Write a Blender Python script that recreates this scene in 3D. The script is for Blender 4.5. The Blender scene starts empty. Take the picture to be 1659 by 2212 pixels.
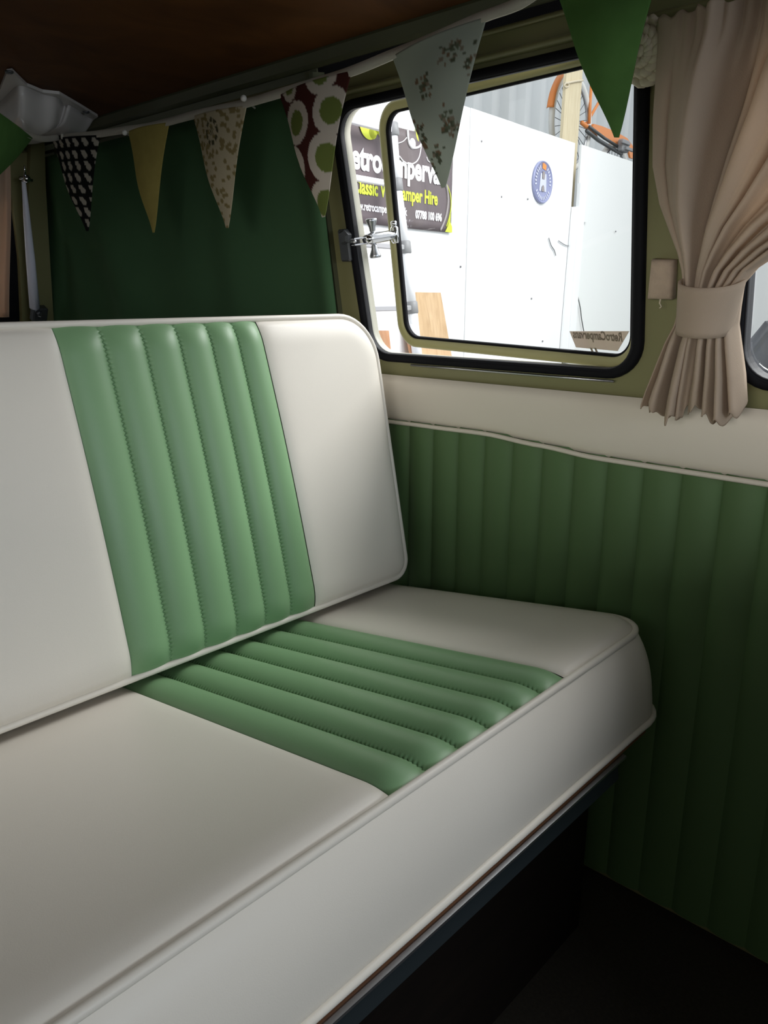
import bpy, bmesh, math, random
from mathutils import Vector, Matrix
random.seed(7)
sin, cos, pi, rad = math.sin, math.cos, math.pi, math.radians
C = bpy.context.scene.collection

# ------------------------------------------------------------------ camera, world, lights, exposure
CZ = 1.05                                    # camera height above the van floor
FPX, CX, CY = 1669.0, 829.5, 1106.0          # focal length and centre for a 1659 x 2212 frame
PITCH, YAW = math.atan(471 / FPX), math.atan(1857 / math.hypot(FPX, 471))
FWD = Vector((sin(YAW) * cos(PITCH), cos(YAW) * cos(PITCH), -sin(PITCH)))
RGT = Vector((cos(YAW), -sin(YAW), 0))
UPV = RGT.cross(FWD)
CAM = Vector((0, 0, CZ))
cam = bpy.data.objects.new('camera', bpy.data.cameras.new('camera'))
C.objects.link(cam)
cam.data.sensor_fit = 'VERTICAL'; cam.data.sensor_height = 36; cam.data.sensor_width = 27
cam.data.lens = FPX / 2212 * 36
cam.data.clip_start = 0.02; cam.data.clip_end = 200
M = Matrix((RGT, UPV, -FWD)).transposed().to_4x4(); M.translation = CAM
cam.matrix_world = M
sc = bpy.context.scene
sc.camera = cam

world = bpy.data.worlds.new('world'); sc.world = world
world.use_nodes = True
bg = world.node_tree.nodes['Background']
bg.inputs[0].default_value = (0.93, 0.96, 1.0, 1)
bg.inputs[1].default_value = 1.0

def area(name, loc, target, sx, sy, power, col):
    l = bpy.data.lights.new(name, 'AREA'); l.shape = 'RECTANGLE'; l.size = sx; l.size_y = sy
    l.energy = power; l.color = col
    o = bpy.data.objects.new(name, l); C.objects.link(o)
    o.location = loc
    o.rotation_euler = (Vector(target) - Vector(loc)).to_track_quat('-Z', 'Y').to_euler()
    return o
# workshop roof light over the aisle right of the van, plus added fill lamps
area('roof_light_aisle', (4.2, -0.3, 4.1), (0.7, 0.5, 0.8), 3.0, 3.0, 335, (1.0, 0.985, 0.985))
area('boards_fill', (5.5, 0.6, 4.2), (5.2, 3.4, 1.0), 5.0, 1.2, 110, (0.95, 0.97, 1.0))  # added lamp that brightens the white boards outside
area('front_fill', (0.3, -4.2, 1.9), (0.5, 0.8, 0.9), 3.2, 2.2, 175, (0.80, 0.90, 1.0))  # unseen lamp added to light backrest and seat front through the windscreen
area('left_fill', (-4.4, 0.0, 1.34), (0.6, 0.4, 1.12), 5.0, 0.66, 120, (1.0, 0.97, 0.92))  # low strip lamp added on the left for the cream band and curtain

vs = sc.view_settings
vs.view_transform = 'Standard'; vs.look = 'None'; vs.gamma = 1; vs.use_curve_mapping = False
vs.exposure = 0.0
sc.display_settings.display_device = 'sRGB'

# ------------------------------------------------------------------ helpers
def ray(u, v): return FWD * FPX + RGT * (u - CX) - UPV * (v - CY)
def on_plane(u, v, o, n):
    d = ray(u, v); return CAM + d * ((o - CAM).dot(n) / d.dot(n))
def on_x(u, v, x): return on_plane(u, v, Vector((x, 0, 0)), Vector((1, 0, 0)))
def on_y(u, v, y): return on_plane(u, v, Vector((0, y, 0)), Vector((0, 1, 0)))
def on_z(u, v, z): return on_plane(u, v, Vector((0, 0, z)), Vector((0, 0, 1)))

KL = 0.155
W0 = Vector((1.15, 0, CZ - 0.12)); ES = Vector((-KL, 0, 1)).normalized(); EN = Vector((-1, 0, -KL)).normalized()
EY = Vector((0, 1, 0))
def WP(y, s, n=0.0): return W0 + EY * y + ES * s + EN * n      # point of the leaning upper side wall
def on_wall(u, v, n=0.0): return on_plane(u, v, W0 + EN * n, EN)
def wall_ys(u, v, n=0.0):
    q = on_wall(u, v, n) - W0; return q.y, q.dot(ES)

AW = rad(4.5)                                                   # the boarded workshop wall behind the van
WD = Vector((cos(AW), sin(AW), 0)); WN = Vector((-sin(AW), cos(AW), 0))
def BP(a, z, off=0.0, Y=3.0): return WD * a + WN * (Y * cos(AW) + off) + Vector((0, 0, z))
def on_board(u, v, Y=3.0): return on_plane(u, v, WN * (Y * cos(AW)), WN)
def board_az(u, v, Y=3.0):
    q = on_board(u, v, Y); return q.dot(WD), q.z

def mesh_obj(name, vs_, fs_, mat=None, parent=None, smooth=True, label=None):
    m = bpy.data.meshes.new(name); m.from_pydata([tuple(v) for v in vs_], [], fs_); m.update()
    bm = bmesh.new(); bm.from_mesh(m); bmesh.ops.recalc_face_normals(bm, faces=bm.faces); bm.to_mesh(m); bm.free()
    if smooth: m.polygons.foreach_set('use_smooth', [True] * len(m.polygons))
    o = bpy.data.objects.new(name, m); C.objects.link(o)
    if mat: m.materials.append(mat)
    if parent: o.parent = parent; o.matrix_parent_inverse = Matrix.Translation(-Vector(parent.location))
    if label: o['label'] = label
    return o
def thing(name, label, cat, loc, group=None):
    o = bpy.data.objects.new(name, None); C.objects.link(o); o.location = loc; o.empty_display_size = 0.05
    o['label'] = label; o['category'] = cat
    if group: o['group'] = group
    return o
def tag(o, label, cat, group=None):
    o['label'] = label; o['category'] = cat
    if group: o['group'] = group
    return o
def struct(o): o['kind'] = 'structure'; return o

class MB:
    def __init__(s): s.v = []; s.f = []
    def add(s, v, f):
        b = len(s.v); s.v += [Vector(p) for p in v]; s.f += [tuple(i + b for i in q) for q in f]; return s
    def grid(s, rows, closed=False, cap=False):
        n = len(rows[0]); v = [p for r in rows for p in r]; f = []
        for i in range(len(rows) - 1):
            for j in range(n if closed else n - 1):
                k = (j + 1) % n
                f.append((i * n + j, i * n + k, (i + 1) * n + k, (i + 1) * n + j))
        if cap: f += [tuple(range(n)), tuple(range((len(rows) - 1) * n, len(rows) * n))]
        return s.add(v, f)
    def tube(s, pts, r, seg=10, closed=False, cap=True):
        pts = [Vector(p) for p in pts]; n = len(pts); rows = []
        rs = r if isinstance(r, (list, tuple)) else [r] * n
        up = None
        for i, p in enumerate(pts):
            a = pts[i - 1] if (i > 0 or closed) else p; b = pts[(i + 1) % n] if (i < n - 1 or closed) else p
            t = (b - a).normalized()
            if up is None: up = t.orthogonal().normalized()
            up = (up - t * up.dot(t)).normalized(); w = t.cross(up)
            rows.append([p + (up * cos(2 * pi * k / seg) + w * sin(2 * pi * k / seg)) * rs[i] for k in range(seg)])
        if closed: rows.append(rows[0])
        return s.grid(rows, True, cap and not closed)
    def box(s, o, ex, ey, ez, a, b, c, r=0.0):
        """box of half sizes a, b, c about o; chamfered by r"""
        ex, ey, ez = Vector(ex), Vector(ey), Vector(ez); o = Vector(o)
        if r <= 0:
            v = [o + ex * a * i + ey * b * j + ez * c * k for i in (-1, 1) for j in (-1, 1) for k in (-1, 1)]
            return s.add(v, [(0, 1, 3, 2), (4, 6, 7, 5), (0, 4, 5, 1), (2, 3, 7, 6), (0, 2, 6, 4), (1, 5, 7, 3)])
        def ring(d, k): return [o + ex * x + ey * y + ez * k for x, y in
            [(-a + d, -b + d + r), (-a + d + r, -b + d), (a - d - r, -b + d), (a - d, -b + d + r), (a - d, b - d - r), (a - d - r, b - d), (-a + d + r, b - d), (-a + d, b - d - r)]]
        return s.grid([ring(r, -c), ring(0, -c + r), ring(0, c - r), ring(r, c)], True, True)
    def prism(s, pts, n, t):
        n = Vector(n); a = [Vector(p) for p in pts]
        return s.grid([a, [p + n * t for p in a]], True, True)
    def sphere(s, o, r, seg=14, rings=8, sc_=(1, 1, 1)):
        o = Vector(o)
        rows = [[o + Vector((r * sc_[0] * sin(pi * i / rings) * cos(2 * pi * j / seg), r * sc_[1] * sin(pi * i / rings) * sin(2 * pi * j / seg), r * sc_[2] * cos(pi * i / rings))) for j in range(seg)] for i in range(1, rings)]
        return s.grid(rows, True, True)
    def lathe(s, o, ax, prof, seg=24):
        o = Vector(o); ax = Vector(ax).normalized(); e = ax.orthogonal().normalized(); w = ax.cross(e)
        return s.grid([[o + ax * h + (e * cos(2 * pi * k / seg) + w * sin(2 * pi * k / seg)) * max(r, 1e-4) for k in range(seg)] for r, h in prof], True, True)
    def obj(s, name, mat, parent=None, smooth=True, label=None): return mesh_obj(name, s.v, s.f, mat, parent, smooth, label)

def rrect(x0, x1, y0, y1, r, n=8):
    """outline of a rounded rectangle; r is one radius or four (x1y1, x0y1, x0y0, x1y0)"""
    rr = r if isinstance(r, (list, tuple)) else [r] * 4
    out = []
    for (cx, cy, a0), q in zip(((x1, y1, 0), (x0, y1, 90), (x0, y0, 180), (x1, y0, 270)), rr):
        ox = cx - q if cx == x1 else cx + q; oy = cy - q if cy == y1 else cy + q
        for k in range(n + 1):
            a = rad(a0 + 90 * k / n); out.append((ox + q * cos(a), oy + q * sin(a)))
    return out
def refine(pts, step):
    out = []
    for i, p in enumerate(pts):
        q = pts[(i + 1) % len(pts)]; d = math.hypot(q[0] - p[0], q[1] - p[1]); k = max(1, int(d / step))
        out += [(p[0] + (q[0] - p[0]) * t / k, p[1] + (q[1] - p[1]) * t / k) for t in range(k)]
    return out
def plate(name, outer, holes, to3, n, t, mat, parent=None):
    """flat plate with holes: outlines in 2-D, to3 maps them to space, extruded by n * t"""
    bm = bmesh.new()
    for loop in [outer] + holes:
        vv = [bm.verts.new(to3(*p)) for p in loop]
        for i in range(len(vv)): bm.edges.new((vv[i], vv[(i + 1) % len(vv)]))
    bmesh.ops.triangle_fill(bm, use_beauty=True, use_dissolve=False, edges=bm.edges[:], normal=Vector(n))
    g = bmesh.ops.extrude_face_region(bm, geom=bm.faces[:])
    bmesh.ops.translate(bm, verts=[e for e in g['geom'] if isinstance(e, bmesh.types.BMVert)], vec=Vector(n) * t)
    bmesh.ops.recalc_face_normals(bm, faces=bm.faces)
    m = bpy.data.meshes.new(name); bm.to_mesh(m); bm.free(); m.materials.append(mat)
    o = bpy.data.objects.new(name, m); C.objects.link(o)
    if parent: o.parent = parent; o.matrix_parent_inverse = Matrix.Translation(-Vector(parent.location))
    return o
def frame_ring(name, o_out, o_in, to3, h0, h1, mat, parent, rnd=0.0):
    """ring between two outlines of equal length from height h0 to h1"""
    n = len(o_out)
    mid = lambda f: [(a[0] * (1 - f) + b[0] * f, a[1] * (1 - f) + b[1] * f) for a, b in zip(o_out, o_in)]
    rows = [[to3(*p, h0) for p in o_out], [to3(*p, h1 - rnd) for p in o_out]]
    if rnd: rows += [[to3(*p, h1 - rnd * .3) for p in mid(.12)], [to3(*p, h1) for p in mid(.35)], [to3(*p, h1) for p in mid(.65)], [to3(*p, h1 - rnd * .3) for p in mid(.88)]]
    rows += [[to3(*p, h1 - rnd) for p in o_in], [to3(*p, h0) for p in o_in], [to3(*p, h0) for p in o_out]]
    return MB().grid(rows, True).obj(name, mat, parent)

# ------------------------------------------------------------------ materials
def mat(name, col, rough=0.5, metal=0.0, bump=0.0, bscale=400.0, spec=0.5, var=0.0, vscale=3.0, transl=0.0, coat=0.0, attr=None):
    m = bpy.data.materials.new(name); m.use_nodes = True
    t = m.node_tree; N = t.nodes; L = t.links; b = N['Principled BSDF']
    b.inputs['Base Color'].default_value = (*col, 1); b.inputs['Roughness'].default_value = rough
    b.inputs['Metallic'].default_value = metal; b.inputs['Specular IOR Level'].default_value = spec
    b.inputs['Coat Weight'].default_value = coat
    tc = N.new('ShaderNodeTexCoord')
    src = None
    if attr:
        a = N.new('ShaderNodeAttribute'); a.attribute_name = attr; src = a.outputs['Color']
        L.new(src, b.inputs['Base Color'])
    if var > 0:
        nz = N.new('ShaderNodeTexNoise'); nz.inputs['Scale'].default_value = vscale; nz.inputs['Detail'].default_value = 5
        L.new(tc.outputs['Object'], nz.inputs['Vector'])
        mx = N.new('ShaderNodeMix'); mx.data_type = 'RGBA'
        mx.inputs[6].default_value = tuple(c * (1 - var) for c in col) + (1,); mx.inputs[7].default_value = tuple(min(1, c * (1 + var)) for c in col) + (1,)
        L.new(nz.outputs['Fac'], mx.inputs[0]); src = mx.outputs[2]; L.new(src, b.inputs['Base Color'])
    if bump > 0:
        nb = N.new('ShaderNodeTexNoise'); nb.inputs['Scale'].default_value = bscale; nb.inputs['Detail'].default_value = 3
        L.new(tc.outputs['Object'], nb.inputs['Vector'])
        bp = N.new('ShaderNodeBump'); bp.inputs['Strength'].default_value = bump; bp.inputs['Distance'].default_value = 0.001
        L.new(nb.outputs['Fac'], bp.inputs['Height']); L.new(bp.outputs['Normal'], b.inputs['Normal'])
    if transl > 0:
        tr = N.new('ShaderNodeBsdfTranslucent'); ms = N.new('ShaderNodeMixShader'); ms.inputs[0].default_value = transl
        tr.inputs['Color'].default_value = (*col, 1)
        if src: L.new(src, tr.inputs['Color'])
        L.new(b.outputs[0], ms.inputs[1]); L.new(tr.outputs[0], ms.inputs[2]); L.new(ms.outputs[0], N['Material Output'].inputs['Surface'])
    return m
def glass_mat(name, tint):
    m = bpy.data.materials.new(name); m.use_nodes = True
    t = m.node_tree; N = t.nodes; L = t.links; N.remove(N['Principled BSDF'])
    tr = N.new('ShaderNodeBsdfTransparent'); tr.inputs[0].default_value = (*tint, 1)
    gl = N.new('ShaderNodeBsdfGlossy'); gl.inputs['Roughness'].default_value = 0.02
    lw = N.new('ShaderNodeLayerWeight'); lw.inputs['Blend'].default_value = 0.5
    pw = N.new('ShaderNodeMath'); pw.operation = 'POWER'; pw.inputs[1].default_value = 4.0
    ma = N.new('ShaderNodeMath'); ma.operation = 'MULTIPLY_ADD'; ma.inputs[1].default_value = 0.4; ma.inputs[2].default_value = 0.03
    L.new(lw.outputs['Facing'], pw.inputs[0]); L.new(pw.outputs[0], ma.inputs[0])
    mx = N.new('ShaderNodeMixShader')
    L.new(ma.outputs[0], mx.inputs[0]); L.new(tr.outputs[0], mx.inputs[1]); L.new(gl.outputs[0], mx.inputs[2])
    L.new(mx.outputs[0], N['Material Output'].inputs['Surface'])
    return m
def wood_mat(name, c1, c2, rough, scale=(1, 12, 12), coat=0.0, spec=.4):
    m = bpy.data.materials.new(name); m.use_nodes = True
    t = m.node_tree; N = t.nodes; L = t.links; b = N['Principled BSDF']
    tc = N.new('ShaderNodeTexCoord'); mp = N.new('ShaderNodeMapping'); mp.inputs['Scale'].default_value = scale
    nz = N.new('ShaderNodeTexNoise'); nz.inputs['Scale'].default_value = 3; nz.inputs['Detail'].default_value = 8; nz.inputs['Distortion'].default_value = 1.2
    cr = N.new('ShaderNodeValToRGB'); cr.color_ramp.elements[0].color = (*c1, 1); cr.color_ramp.elements[1].color = (*c2, 1)
    cr.color_ramp.elements[0].position = .3; cr.color_ramp.elements[1].position = .72
    L.new(tc.outputs['Object'], mp.inputs[0]); L.new(mp.outputs[0], nz.inputs['Vector']); L.new(nz.outputs['Fac'], cr.inputs[0]); L.new(cr.outputs[0], b.inputs['Base Color'])
    b.inputs['Roughness'].default_value = rough; b.inputs['Coat Weight'].default_value = coat; b.inputs['Specular IOR Level'].default_value = spec
    return m

vinyl_cream = mat('vinyl_cream', (.77, .72, .645), .42, bump=.10, bscale=900, spec=.4)
vinyl_band = mat('vinyl_band', (.74, .675, .575), .5, bump=.10, bscale=900, spec=.3)
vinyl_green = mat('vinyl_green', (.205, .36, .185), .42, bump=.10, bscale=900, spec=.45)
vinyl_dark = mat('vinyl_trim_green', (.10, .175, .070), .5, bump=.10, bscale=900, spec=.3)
paint = mat('paint_olive', (.215, .205, .095), .38, var=.06, vscale=6, spec=.4)
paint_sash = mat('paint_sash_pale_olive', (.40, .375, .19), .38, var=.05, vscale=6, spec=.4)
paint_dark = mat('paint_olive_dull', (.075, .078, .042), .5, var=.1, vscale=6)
paint_cream = mat('paint_cream', (.70, .68, .58), .4)
rubber = mat('rubber_black', (.006, .006, .008), .7, spec=.15)
rubber_grey = mat('rubber_grey', (.03, .03, .034), .6, spec=.3)
ceil_wood = wood_mat('ceiling_hardboard', (.075, .028, .007), (.13, .050, .013), .7, (2, 3, 2), spec=.15)
carpet = mat('carpet_brown', (.030, .024, .016), .95, bump=1.0, bscale=260, var=.5, vscale=160)
felt = mat('fabric_dark_green', (.058, .125, .058), .9, var=.15, vscale=5, spec=.15)
white_plastic = mat('plastic_white', (.62, .585, .56), .22, spec=.5)
chrome = mat('chrome', (.75, .75, .78), .12, metal=1.0)
chrome_dull = mat('aluminium', (.55, .56, .58), .35, metal=1.0)
steel_dark = mat('steel_dark', (.10, .105, .11), .4, metal=.6)
trim_grey = mat('trim_blue_grey', (.022, .029, .033), .4)
fascia = wood_mat('fascia_dark', (.007, .005, .004), (.012, .008, .006), .6, (2, 20, 20), spec=.2)
linen = mat('linen', (.60, .485, .38), .9, bump=.5, bscale=700, spec=.1, transl=.38, var=.06, vscale=12)
linen_peach = mat('linen_peach', (.78, .58, .43), .9, bump=.4, bscale=700, spec=.1, transl=.4)
tape_mat = mat('bunting_tape', (.60, .56, .48), .9, bump=.4, bscale=900, spec=.1, transl=.1)
print_mat = mat('printed_cotton', (1, 1, 1), .85, bump=.3, bscale=900, spec=.1, transl=.18, attr='print')
mustard = mat('cotton_mustard', (.42, .34, .10), .9, bump=.5, bscale=600, var=.15, vscale=40, transl=.12, spec=.1)
green_cotton = mat('cotton_green', (.10, .22, .06), .85, bump=.4, bscale=700, var=.38, vscale=16, transl=.22, spec=.1)  # colour mottle imitates the light and dark of folds
cord_cream = mat('cord_cream', (.66, .58, .44), .8, bump=.5, bscale=500)
brown_wood = wood_mat('wood_brown', (.10, .042, .018), (.20, .085, .035), .45, (2, 20, 20))
beige_cloth = mat('cloth_beige', (.48, .37, .28), .9, bump=.5, bscale=600, var=.2, vscale=60)
white_knob = mat('plastic_knob', (.75, .73, .68), .3)
board_white = mat('board_white', (.86, .87, .88), .55, var=.015, vscale=1.5)
board_offwhite = mat('board_offwhite', (.80, .81, .80), .55, var=.02, vscale=1.5)
sheet_grey = mat('sheet_steel', (.66, .68, .69), .5, var=.05, vscale=2)
wood_pale = wood_mat('wood_pale', (.60, .50, .33), (.72, .63, .44), .7, (18, 18, 1.2))
plywood = wood_mat('plywood', (.47, .31, .17), (.60, .42, .25), .7, (12, 12, 1.5))
plywood_red = wood_mat('plywood_red', (.48, .24, .12), (.58, .33, .19), .7, (12, 12, 1.5))
concrete = mat('concrete', (.36, .36, .35), .8, var=.12, vscale=1.2)
banner_mat = mat('banner_vinyl', (.125, .100, .108), .5, var=.08, vscale=2)
ink_white = mat('ink_white', (.85, .83, .85), .6)
ink_lime = mat('ink_lime', (.55, .62, .06), .6)
ink_grey = mat('ink_grey', (.30, .27, .27), .6)
ladder_alu = mat('ladder_aluminium', (.84, .84, .87), .4)
ladder_grey = mat('ladder_collar', (.24, .24, .25), .5)
orange = mat('paint_orange', (.72, .24, .06), .35)
tyre_white = mat('tyre_white', (.72, .71, .68), .6)
plaque_blue = mat('enamel_blue_grey', (.26, .28, .45), .3)
plaque_pale = mat('enamel_pale', (.58, .60, .74), .4)
plaque_orange = mat('enamel_orange', (.80, .27, .06), .4)
sticker_mat = mat('sticker_brown_grey', (.52, .455, .40), .6, transl=.62)
sticker_ink = mat('sticker_ink', (.36, .29, .23), .6, transl=.4)
car_paint = mat('car_grey', (.13, .135, .155), .3, coat=.5)
car_glass = mat('car_glass', (.06, .075, .07), .08, spec=.8)
glass = glass_mat('window_glass', (.955, .965, .955))

# ------------------------------------------------------------------ the van: floor, ceiling, walls, windows
XL, YF = -0.56, -1.75                       # left wall and front bulkhead of the van
CEIL = CZ + 0.4215; XE = 1.066              # ceiling height and its edge above the side windows
struct(MB().box((.30, .45, -.02), (1, 0, 0), (0, 1, 0), (0, 0, 1), .88, 2.22, .02).obj('floor', carpet, smooth=False))
struct(MB().box((.26, .46, CEIL + .015), (1, 0, 0), (0, 1, 0), (0, 0, 1), XE + .0 - .26, 2.22, .015).obj('ceiling', ceil_wood, smooth=False))

W1 = dict(y0=.530, y1=1.130, rake=.055, s0=-.010, s1=.461)
W2 = dict(y0=-.27, y1=.401, s0=-.010, s1=.461)
W3 = dict(y0=-1.25, y1=-.42, s0=-.010, s1=.461)
def wout(w, d=0.0, r=.06, n=8, dy=None):
    dy = d if dy is None else dy
    o = refine(rrect(w['y0'] + dy, w['y1'] - dy, w['s0'] + d, w['s1'] - d, max(.01, r - d), n), .06)
    return [(y + w.get('rake', 0) * (s - .12) * max(0, (y - w['y0']) / (w['y1'] - w['y0'])), s) for y, s in o]
wall = struct(plate('wall_right', [(YF, -.045), (1.20, -.045), (1.20, .507), (YF, .507)], [wout(W1, .006), wout(W2, .006), wout(W3, .006)], lambda y, s: WP(y, s, -.006), -EN, .012, paint))
low = MB()
low.box((1.178, .43, .44), (1, 0, 0), (0, 1, 0), (0, 0, 1), .012, 2.20, .46)
low.obj('lower_panel', paint, wall, smooth=False)
rear_q = MB().prism([WP(1.20, -.1, -.03), WP(2.62, -.1, -.03), WP(2.26, .6, -.03), WP(1.20, .6, -.03)], -EN, .012)
rear_q.obj('rear_panel', paint_dark, wall, smooth=False)
MB().box(WP(1.19, .2, -.014), EY, ES, EN, .006, .32, .02).obj('post', paint_dark, wall, smooth=False)
# the rail under the ceiling edge and the dark groove below it
rail = MB().grid([[WP(y, .560, .0 + .0), WP(y, .560, .012), WP(y, .546, .016), WP(y, .530, .010), WP(y, .524, .0), WP(y, .524, -.006), WP(y, .56, -.006)] for y in (YF, 2.36)], True, True)
struct(rail.obj('trim_1', paint_dark, smooth=False))
struct(MB().prism([WP(YF, .49, -.034), WP(2.36, .49, -.034), WP(2.36, .58, -.034), WP(YF, .58, -.034)], -EN, .01).obj('trim_2', rubber, smooth=False))
lip = MB().tube([WP(YF, .506, .0), WP(.6, .506, .0), WP(2.3, .506, .0)], .004, 8)
struct(lip.obj('trim_3', paint, smooth=True))
# a pressed ridge just over the windows
struct(MB().grid([[WP(y, .480, -.004), WP(y, .478, .004), WP(y, .472, .005), WP(y, .468, -.004)] for y in (YF, 1.18)]).obj('trim_4', paint))

def window(name, w, sash, fm):
    root = bpy.data.objects.new(name, None); C.objects.link(root); root.location = WP((w['y0'] + w['y1']) / 2, w['s0'], 0); struct(root)
    f = lambda y, s, h: WP(y, s, h)
    frame_ring('rubber_seal', wout(w), wout(w, .0145, dy=.0175), f, -.010, .0055, rubber, root, .005)
    frame_ring('rubber_lip', wout(w, .014, dy=.017), wout(w, .0160, dy=.0195), f, -.010, .001, rubber_grey, root, .001)
    frame_ring('window_frame', wout(w, .008, dy=.010), wout(w, .0125, dy=.0175), f, -.028, -.003, fm, root)
    if not sash:
        a = wout(w, .018); MB().prism([WP(y, s, -.03) for y, s in a], -EN, .004).obj('pane', glass, root, smooth=False)
    return root
win1 = window('window_1', W1, True, paint_cream)
win2 = window('window_2', W2, False, rubber_grey)
win3 = window('window_3', W3, False, rubber_grey)
# worn chrome bead along the lower rubber
MB().tube([WP(y, -.0125, .004) for y in (.575, .70, .85, 1.0)], .0022, 8).obj('chrome_bead', chrome_dull, win1)

# the hinged sash of window 1, popped open at its rear edge
PHI = rad(7.2); SH = WP(.5655, 0, -.024)
E1 = EY * cos(PHI) - EN * sin(PHI); SN = E1.cross(ES).normalized()
if SN.dot(EN) < 0: SN = -SN
SP = lambda a, s, h=0.0: SH + E1 * a + ES * s + SN * h
def ring_pts(x0, x1, y0, y1, r): return rrect(x0, x1, y0, y1, r, 10)
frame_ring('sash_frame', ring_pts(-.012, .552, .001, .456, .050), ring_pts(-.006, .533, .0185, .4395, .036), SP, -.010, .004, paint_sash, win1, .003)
frame_ring('sash_seal', ring_pts(-.007, .5335, .0180, .4400, .036), ring_pts(-.003, .527, .0225, .4355, .032), SP, -.008, .001, rubber, win1, .001)
MB().prism([SP(a, s, -.006) for a, s in ring_pts(-.005, .524, .022, .436, .044)], -SN, .004).obj('pane', glass, win1, smooth=False)

# sticker on the outer face of the pane, lettering seen mirrored from inside
def text_obj(name, body, size, mat_, parent, to3, bold=0.0, sx=1.0, shear=0.0, depth=.0008, fit=None, mirror=False, x0=0.0, z0=0.0):
    cu = bpy.data.curves.new(name, 'FONT'); cu.body = body; cu.size = size; cu.offset = bold; cu.shear = shear; cu.extrude = 0; cu.resolution_u = 4
    o = bpy.data.objects.new(name, cu); C.objects.link(o)
    dg = bpy.context.evaluated_depsgraph_get(); me = bpy.data.meshes.new_from_object(o.evaluated_get(dg))
    bpy.data.objects.remove(o); 
    xs = [v.co.x for v in me.vertices]; w = max(xs) - min(xs); k = (fit / w) if fit else sx
    mn = min(xs)
    vv = [(( - (v.co.x - mn) if mirror else (v.co.x - mn)) * k + x0, v.co.y + z0) for v in me.vertices]
    fs = [tuple(p.vertices) for p in me.polygons]
    n = len(vv)
    V = [to3(a, b, 0.0) for a, b in vv] + [to3(a, b, depth) for a, b in vv]
    F = fs + [tuple(i + n for i in reversed(f)) for f in fs]
    m2 = bpy.data.meshes.new(name); m2.from_pydata([tuple(p) for p in V], [], F); m2.materials.append(mat_)
    ob = bpy.data.objects.new(name, m2); C.objects.link(ob)
    if parent: ob.parent = parent; ob.matrix_parent_inverse = Matrix.Translation(-Vector(parent.location))
    bpy.data.meshes.remove(me)
    return ob
def text_width(body, size, bold):
    cu = bpy.data.curves.new('w', 'FONT'); cu.body = body; cu.size = size; cu.offset = bold
    o = bpy.data.objects.new('w', cu); C.objects.link(o)
    dg = bpy.context.evaluated_depsgraph_get(); me = bpy.data.meshes.new_from_object(o.evaluated_get(dg)); bpy.data.objects.remove(o)
    xs = [v.co.x for v in me.vertices]; bpy.data.meshes.remove(me); return max(xs) - min(xs)
def sash_as(u, v):
    p = on_plane(u, v, SH, SN) - SH; return p.dot(E1), p.dot(ES)
st = thing('window_sticker', 'brown-grey trapezoid sticker with mirrored script, low on the side window glass', 'sticker', SP(.05, .03, -.012))
q = [sash_as(u, v) for u, v in ((1222, 718), (1351, 718), (1326, 761), (1236, 753))]
MB().prism([SP(a, s, -.0102) for a, s in q], -SN, .0006).obj('backing', sticker_mat, st, smooth=False)
tl, tr, br, bl = q
text_obj('lettering', 'RetroCampervans', .020, sticker_ink, st, lambda a, s, h: SP(a, s, -.0098 + h), bold=.0006, shear=.25, fit=(tl[0] - tr[0]) * .84, mirror=False, x0=tr[0] + (tl[0] - tr[0]) * .10, z0=bl[1] + .016, depth=.0002)
for k in (0, 1):
    a, s = sash_as(1266 + 9 * k, 754)
    MB().prism([SP(a, s, -.010), SP(a - .004, s, -.010), SP(a - .008, s - .007, -.010), SP(a - .004, s - .007, -.010)], -SN, .0006).obj('stroke', sticker_ink, st, smooth=False)

# pop-out latch: bracket on the pillar, chrome toggle arm to the sash
la = thing('window_latch', 'chrome toggle latch holding the side window ajar', 'latch', on_wall(748, 520, .01))
p0 = on_wall(745, 512, .012); p1 = on_wall(762, 522, .02)
_q = on_plane(853, 507, SH + SN * .012, SN) - SH; pe = SP(_q.dot(E1), _q.dot(ES), .012)
MB().lathe(p0, EN, [(.0, -.006), (.014, -.006), (.014, .004), (.010, .008), (0, .008)], 6).obj('screw_nut', steel_dark, la, smooth=False)
MB().box(on_wall(746, 530, .006), EY, ES, EN, .014, .030, .005, .003).obj('base_plate', steel_dark, la, smooth=False)
ax = (pe - p1).normalized(); side = ax.cross(ES).normalized(); upv = side.cross(ax).normalized()
l = (pe - p1).length
MB().box(p1 + ax * l * .16 + upv * .0045, ax, side, upv, l * .17, .006, .0016, .0012).box(p1 + ax * l * .16 - upv * .0065, ax, side, upv, l * .17, .006, .0016, .0012).obj('link', chrome, la, smooth=False)
MB().tube([p1 + ax * l * t for t in (.26, .32, .42, .60, .80, .95, 1.0)], [.006, .0095, .0112, .0108, .0100, .0090, .004], 14).obj('toggle_arm', chrome, la)
MB().tube([p1 - side * .009, p1 + side * .009], .003, 10).obj('hinge_pin', chrome_dull, la)
kb = p1 + ax * l * .48
for sg in (1, -1):
    MB().lathe(kb + upv * .010 * sg, upv * sg, [(.004, 0), (.006, .004), (.0065, .010), (.0105, .020), (.0115, .024), (.010, .026), (0, .026)], 18).obj('knob', chrome_dull, la)
MB().box(pe, E1, ES, SN, .008, .016, .006, .003).lathe(pe + ES * .018, ES, [(.005, -.004), (.006, 0), (.006, .006), (.004, .008), (0, .008)], 12).obj('sash_bracket', chrome, la)

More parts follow.
